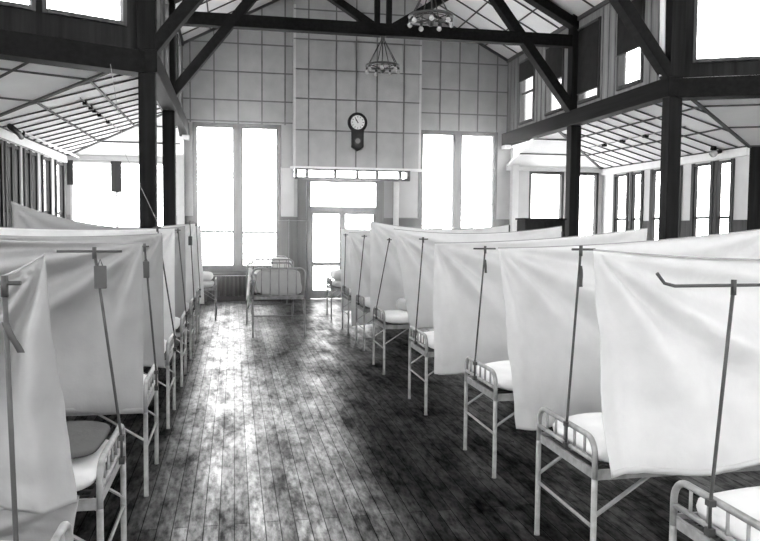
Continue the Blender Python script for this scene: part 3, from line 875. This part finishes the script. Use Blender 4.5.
# rolled and folded blankets at the foot of some beds
def blanket(x, y, z, lx, ly, lz, label, m, seed, cat='blanket', name='folded_blanket', rz=0):
    o = soft_box(name, M[m], None, lx, ly, lz, seed, pw=.35, wob=.012); o.location = (x, y, z); o.rotation_euler = (0, 0, rz)
    return tag(o, label, cat)
blanket(LX - .44, LBY[0 + 1] + .05, .722, .8, .58, .05, 'dark grey blanket on the second bed of the left row', 'greybed', 3)
blanket(LX - .45, LBY[4], .715, .34, .5, .20, 'dark grey folded blanket on the fifth bed of the left row', 'greybed', 4)
blanket(LX - .45, LBY[3], .715, .30, .5, .14, 'pale folded blanket on the fourth bed of the left row', 'quilt', 14)
blanket(RX + .50, RB[4] + .12, .715, .5, .34, .15, 'grey rolled blanket on the fifth bed of the right row', 'quilt', 5)
blanket(RX + .45, RB[5] + .12, .715, .34, .34, .18, 'grey rolled blanket on the sixth bed of the right row', 'quilt', 6)
blanket(-.34 - .30, LBY[7], .715, .5, .56, .16, 'white folded quilt on the last bed of the left row', 'bedding', 8)
blanket(RX + .35, RB[7], .715, .5, .58, .20, 'white folded quilt on the last bed of the right row', 'bedding', 9)

# the two high-ended beds standing in the aisle
cb = make_bed(1.09, w=.41, L=1.78, head=1.09, rail2=.66, cross=.34, rad=.016, deck=.63)
cb.location = (.70, 11.86, 0); cb.rotation_euler = (0, 0, R(92)); tag(cb, 'high-ended white iron bed standing alone in the middle of the aisle', 'bed', 'high-ended beds in the aisle')
cb2 = copy_tree(cb); cb2.location = (.76, 15.05, 0); cb2.rotation_euler = (0, 0, R(90)); tag(cb2, 'high-ended iron bed behind the one in mid-aisle', 'bed', 'high-ended beds in the aisle')
add_mattress(.695, 12.04, R(92), 'white mattress on the front bed in mid-aisle', 'mattresses in the aisle', 21, 'bedding', lx=1.5, ly=.80, z=.64, lz=.14)
add_mattress(.76, 15.05, R(90), 'white mattress on the rear bed in mid-aisle', 'mattresses in the aisle', 22, 'bedding', lx=1.7, ly=.80, z=.64, lz=.14)
q = soft_box('folded_quilt', M['quilt'], None, .16, .74, .42, 31, pw=.3, wob=.02); q.location = (.70, 11.99, .65); q.rotation_euler = (0, R(0), R(92))
tag(q, 'grey folded quilt standing behind the end rail of the bed in mid-aisle', 'quilt')
pw_ = add_pillow(.70, 11.86, R(92), 1.48, 'white pillow at the far end of the bed in mid-aisle', None, 33, ly=.6, lz=.20, z=.782)
pw2 = soft_box('pillow', M['bedding'], None, .30, .40, .34, 35, pw=.4, wob=.02); pw2.location = (.95, 15.35, .782); pw2.rotation_euler = (0, 0, R(90))
tag(pw2, 'white pillow propped on the rear bed in mid-aisle', 'pillow')
def drape(u, v):
    x = .70 - .44 - .02 * v - .03 * math.sin(u * 9) * v
    return (x, 12.1 + u * 1.3 + .03 * math.sin(v * 4 + u), 1.02 - .06 * math.sin(u * 3.1) - v * (.52 + .08 * math.sin(u * 7)))
dp = MB(); dp.grid(drape, 24, 14)
dp.grid(lambda u, v: (.26 + .46 * v, 12.1 + u * 1.3, 1.02 - .06 * math.sin(u * 3.1) - .20 * v + .0), 24, 8)
tag(dp.build('draped_sheet', M['bedding'], solid=.006), 'white sheet draped over the side of the bed in mid-aisle', 'sheet')

# ------------------------------------------------------------------ screen poles and charts
def screen_pole(x0, y0, z0, x1, y1, z1, arms, label, group, r=.0068, hook=False, m='darkiron', ang=0.0):
    e = empty('screen_pole', (x0, y0, z0))
    d = Vector((x1 - x0, y1 - y0, z1 - z0))
    p = MB(); p.tube([(0, 0, -.12), (0, 0, 0), d * .5, d], r, 8); p.build('pole', M[m], e)
    j = MB(); j.tube([d - Vector((0, 0, .035)), d + Vector((0, 0, .02))], r * 1.45, 8); j.build('joint', M[m], e)
    c = MB(); ca, sa = math.cos(ang), math.sin(ang)
    pts = [d + Vector((-arms[0] * ca, -arms[0] * sa, .0)), d, d + Vector((arms[1] * ca, arms[1] * sa, .0))]
    if hook: pts = [pts[0] + Vector((-.05 * ca, 0, .045)), pts[0] + Vector((-.02, 0, .01))] + [pts[0] + Vector((.02, 0, 0))] + pts[1:]
    c.tube(pts, r * .9, 8); c.build('crossbar', M[m], e)
    for za, zb in ((-.125, -.095), (-.012, .012)):
        k = MB(); k.box(-.012, .014, -.016, .016, za, zb); k.build('clamp', M[m], e)
    return tag(e, label, 'pole', group)
RP = [(1.725, 2.42, 1.745, 2.36, 1.555, (.26, .5), True, .05), (1.685, 3.55, 1.765, 3.60, 1.645, (.05, .08), False, 0), (1.76, 5.28, 1.82, 5.26, 1.60, (.09, .08), False, 0),
      (1.73, 7.0, 1.80, 7.03, 1.64, (.04, .05), False, 0), (1.72, 9.0, 1.87, 8.97, 1.60, (.03, .03), False, 0), (1.78, 10.7, 1.86, 10.7, 1.62, (.04, .04), False, 0), (1.82, 12.4, 1.84, 12.4, 1.62, (.04, .04), False, 0)]
for i, (x0, y0, x1, y1, z1, ar, hk, an) in enumerate(RP):
    screen_pole(x0, y0, .745, x1, y1, z1, ar, 'thin iron screen pole clamped to the %s bed of the right row' % ORD[i], 'screen poles of the right row', hook=hk, ang=an)
LP = [(-.555, 2.05, -.575, 2.05, 1.60, (.1, .04), False, .0), (-.525, 3.66, -.625, 3.60, 1.63, (.16, .12), False, .06), (-.525, 5.28, -.585, 5.2, 1.61, (.05, .03), False, 0),
      (-.525, 6.93, -.665, 6.9, 1.73, (.04, .03), False, 0), (-.525, 8.6, -.61, 8.6, 1.70, (.04, .03), False, 0), (-.525, 10.3, -.575, 10.3, 1.80, (.06, .06), False, 0), (-.525, 12.1, -.58, 12.1, 1.78, (.08, .05), False, 0)]
for i, (x0, y0, x1, y1, z1, ar, hk, an) in enumerate(LP):
    screen_pole(x0, y0, .745, x1, y1, z1, ar, 'thin iron screen pole clamped to the %s bed of the left row' % ORD[i], 'screen poles of the left row', hook=hk, ang=an)
screen_pole(.98, 13.66, 1.09, .98, 13.66, 1.86, (.45, .35), 'pale screen pole with a long crossbar at the bed in mid-aisle', None, r=.008, m='iron')

def chart(x, y, z, w, h, label, rot=0):
    e = empty('chart_board', (x, y, z))
    b = MB(); b.box(-w / 2, w / 2, -.006, .006, -h, 0, Matrix.Rotation(rot, 4, 'Y')); b.build('board', M['chart'], e, bevel=.004)
    c = MB(); c.tube([(-.01, 0, 0), (0, .0, .03), (.01, 0, 0)], .003, 6); c.build('wire_loop', M['darkiron'], e)
    return tag(e, label, 'chart', 'charts hanging on the screen poles')
chart(-.598, 3.585, 1.565, .055, .105, 'grey chart board hanging on the second pole of the left row')
chart(-.575, 5.185, 1.51, .042, .11, 'grey chart board hanging on the third pole of the left row')
chart(-.570, 10.28, 1.61, .05, .12, 'small grey chart board on the sixth pole of the left row')
def ribbon(x, y, z, L, label, tilt):
    mb = MB(); mb.grid(lambda u, v: (x + (u - .5) * .018 + tilt * v, y + .004 - .006 * math.sin(v * 5), z - L * v), 2, 10)
    return tag(mb.build('tape_tie', M['chart'], solid=.002), label, 'tape', 'tapes tied to the screen poles')
ribbon(-.573, 2.04, 1.50, .08, 'dark tape tied to the nearest pole of the left row', .035)
ribbon(1.762, 3.59, 1.56, .11, 'dark tape tied to the second pole of the right row', .008)
ribbon(1.816, 5.25, 1.52, .10, 'dark tape tied to the third pole of the right row', .012)

# ------------------------------------------------------------------ hanging screen sheets
def screen_sheet(label, group, y, ft, ht, fb, hb_, sag=.05, amp=.03, seed=0, m='sheet', skew=0.0, folds=3.0, fan=1.0, hem=0.0, edge=0.0, cord=True, drop=0.0, pleat=0.0):
    """ft/ht foot and head top corners (x,z); fb/hb_ bottom corners (x,z); hangs about the plane y"""
    e = empty('screen_sheet', (ft[0], y, 0))
    def fn(u, v):
        u = u ** 1.5
        xt = ft[0] + (ht[0] - ft[0]) * u; zt = ft[1] + (ht[1] - ft[1]) * u - sag * 4 * u * (1 - u)
        xb = fb[0] + (hb_[0] - fb[0]) * u; zb = fb[1] + (hb_[1] - fb[1]) * u
        x = xt + (xb - xt) * v; z = zt + (zb - zt) * v
        z -= drop * (1 - math.exp(-u * 11)) * (1 - v)
        x += edge * math.sin(math.pi * v) * (1 - u) ** 2
        zb_w = .012 * math.sin(u * 17 + seed) * v; z += zb_w
        a = math.atan2(v, u * 1.35 + 1e-4); r = math.hypot(u * 1.35, v)
        w = min(1, r * 2.2) * math.exp(-r * 1.1)
        d = fan * amp * 3.0 * w * math.sin(a * 13 + seed * 1.3 + noise.noise(Vector((a * 2, seed, 0))) * 2)
        a2 = math.atan2(v, (1 - u) * 1.35 + 1e-4); r2 = math.hypot((1 - u) * 1.35, v)
        d += fan * amp * 2.0 * min(1, r2 * 2) * math.exp(-r2 * 1.4) * math.sin(a2 * 11 + seed)
        d += amp * .8 * v * math.sin(u * 2 * math.pi * folds + seed + 1.5 * noise.noise(Vector((u * 3, v * 1.5, seed))))
        d += amp * 1.3 * noise.noise(Vector((u * 3.1 + seed, v * 2.3, seed))) * min(1, 4 * v)
        d += amp * .6 * noise.noise(Vector((u * 9 + seed, v * 8, seed + 3))) * min(1, 4 * v)
        d += pleat * math.sin(u * 92 + 5 * noise.noise(Vector((u * 9, v * 1.2, seed)))) * math.exp(-u * 5) * min(1, .25 + 3 * v)
        return (x - ft[0], d + skew * u, z)
    mb = MB(); mb.grid(fn, 84, 56)
    mb.build('sheet', M[m], e, solid=.004)
    if hem:
        h = MB(); h.grid(lambda u, v: Vector(fn(u, 1)) + Vector((0, -.006, hem * (1 - v) + .002)), 72, 2); h.build('hem', M[m], e, solid=.003)
    if cord:
        c = MB(); c.tube([Vector(fn(k / 24, 0)) + Vector((0, 0, .004)) for k in range(25)], .004, 6); c.build('cord', M['palecord'], e)
    return tag(e, label, 'sheet', group)
GR, GL = 'screen sheets of the right row', 'screen sheets of the left row'
HX = 3.85
def SR(i, *a, **k): return screen_sheet('white cotton screen sheet hanging between the %s and %s beds of the right row' % (ORD[i], ORD[i + 1]), GR, *a, **k)
def SL(i, *a, **k): return screen_sheet('white cotton screen sheet hanging between the %s and %s beds of the left row' % (ORD[i], ORD[i + 1]), GL, *a, **k)
SR(0, 3.05, (1.56, 1.655), (HX, 1.66), (1.675, .615), (HX, .74), seed=1.3, amp=.03, pleat=.006, hem=.03, edge=-.01)
SR(1, 4.75, (1.735, 1.615), (HX + .05, 1.78), (1.885, .385), (HX, .55), seed=2.9, amp=.032, pleat=.006, sag=.03)
SR(2, 6.5, (1.77, 1.61), (HX, 1.76), (1.78, .435), (HX, .40), seed=4.1, amp=.03, pleat=.006, sag=.03)
SR(3, 8.35, (1.79, 1.73), (HX, 1.78), (2.0, .58), (HX, .55), seed=5.7, amp=.03, sag=.07)
SR(4, 10.1, (1.84, 1.83), (HX, 1.80), (1.85, .50), (HX, .5), seed=6.2, amp=.03, sag=.09)
SR(5, 11.75, (1.80, 1.66), (HX, 1.76), (1.85, .15), (HX, .5), seed=7.7, amp=.03, sag=.04)
SR(6, 13.6, (1.93, 1.72), (HX, 1.75), (1.95, .2), (HX, .5), seed=8.8, amp=.03, sag=.04)
sl0 = SL(0, 2.9, (-.675, 1.64), (-2.75, 1.60), (-.575, .72), (-2.75, .72), seed=3.3, amp=.05, m='dimmed_greysheet', folds=5, edge=.0, drop=.13, pleat=.014)
fl_ = screen_sheet('lower flap of grey sheeting hanging below the nearest left screen', None, 2.93, (-.575, .73), (-2.75, .73), (-.61, .50), (-2.75, .5), sag=0, amp=.012, seed=2, m='dimmed_greysheet', cord=False)
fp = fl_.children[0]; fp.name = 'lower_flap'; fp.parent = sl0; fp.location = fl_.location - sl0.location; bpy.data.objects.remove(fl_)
SL(1, 4.6, (-.53, 1.64), (-2.75, 1.75), (-.535, .64), (-2.75, .62), seed=4.9, amp=.036, m='dimmed_greysheet', pleat=.006, hem=.03, sag=.03)
SL(2, 6.4, (-.58, 1.68), (-2.75, 1.72), (-.57, .56), (-2.75, .56), seed=6.5, amp=.03, m='dimmed_greysheet')
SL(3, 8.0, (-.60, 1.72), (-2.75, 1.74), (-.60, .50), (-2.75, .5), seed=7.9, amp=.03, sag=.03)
SL(4, 9.7, (-.60, 1.74), (-2.62, 2.02), (-.60, .50), (-2.75, .5), seed=9.1, amp=.03, sag=.14, m='dimmed_greysheet')  # backlit dimness of this sheet is put into its darker cloth
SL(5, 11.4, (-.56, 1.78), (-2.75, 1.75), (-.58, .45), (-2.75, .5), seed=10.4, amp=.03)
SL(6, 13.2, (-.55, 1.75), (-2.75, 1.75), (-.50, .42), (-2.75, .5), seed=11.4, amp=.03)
# poles at the heads that take the far ends of the cords
def head_pole(x, y, z, label, group):
    mb = MB(); mb.tube([(x, y, 0), (x, y, z)], .011, 8); o = mb.build('head_pole', M['darkiron']); return tag(o, label, 'pole', group)
for i, (y, z) in enumerate(((3.05, 1.66), (4.75, 1.78), (6.5, 1.76), (8.35, 1.72), (10.1, 1.8), (11.75, 1.76), (13.6, 1.75))):
    head_pole(HX + (.055 if i == 1 else .0), y, z, 'iron pole holding the head end of the %s screen sheet, right row' % ORD[i], 'head poles of the right row')
for i, (y, z) in enumerate(((2.9, 1.6), (4.6, 1.75), (6.4, 1.72), (8.0, 1.74), (9.7, 2.02), (11.4, 1.75), (13.2, 1.75))):
    head_pole(-2.75 if i != 4 else -2.63, y, z, 'iron pole holding the head end of the %s screen sheet, left row' % ORD[i], 'head poles of the left row')
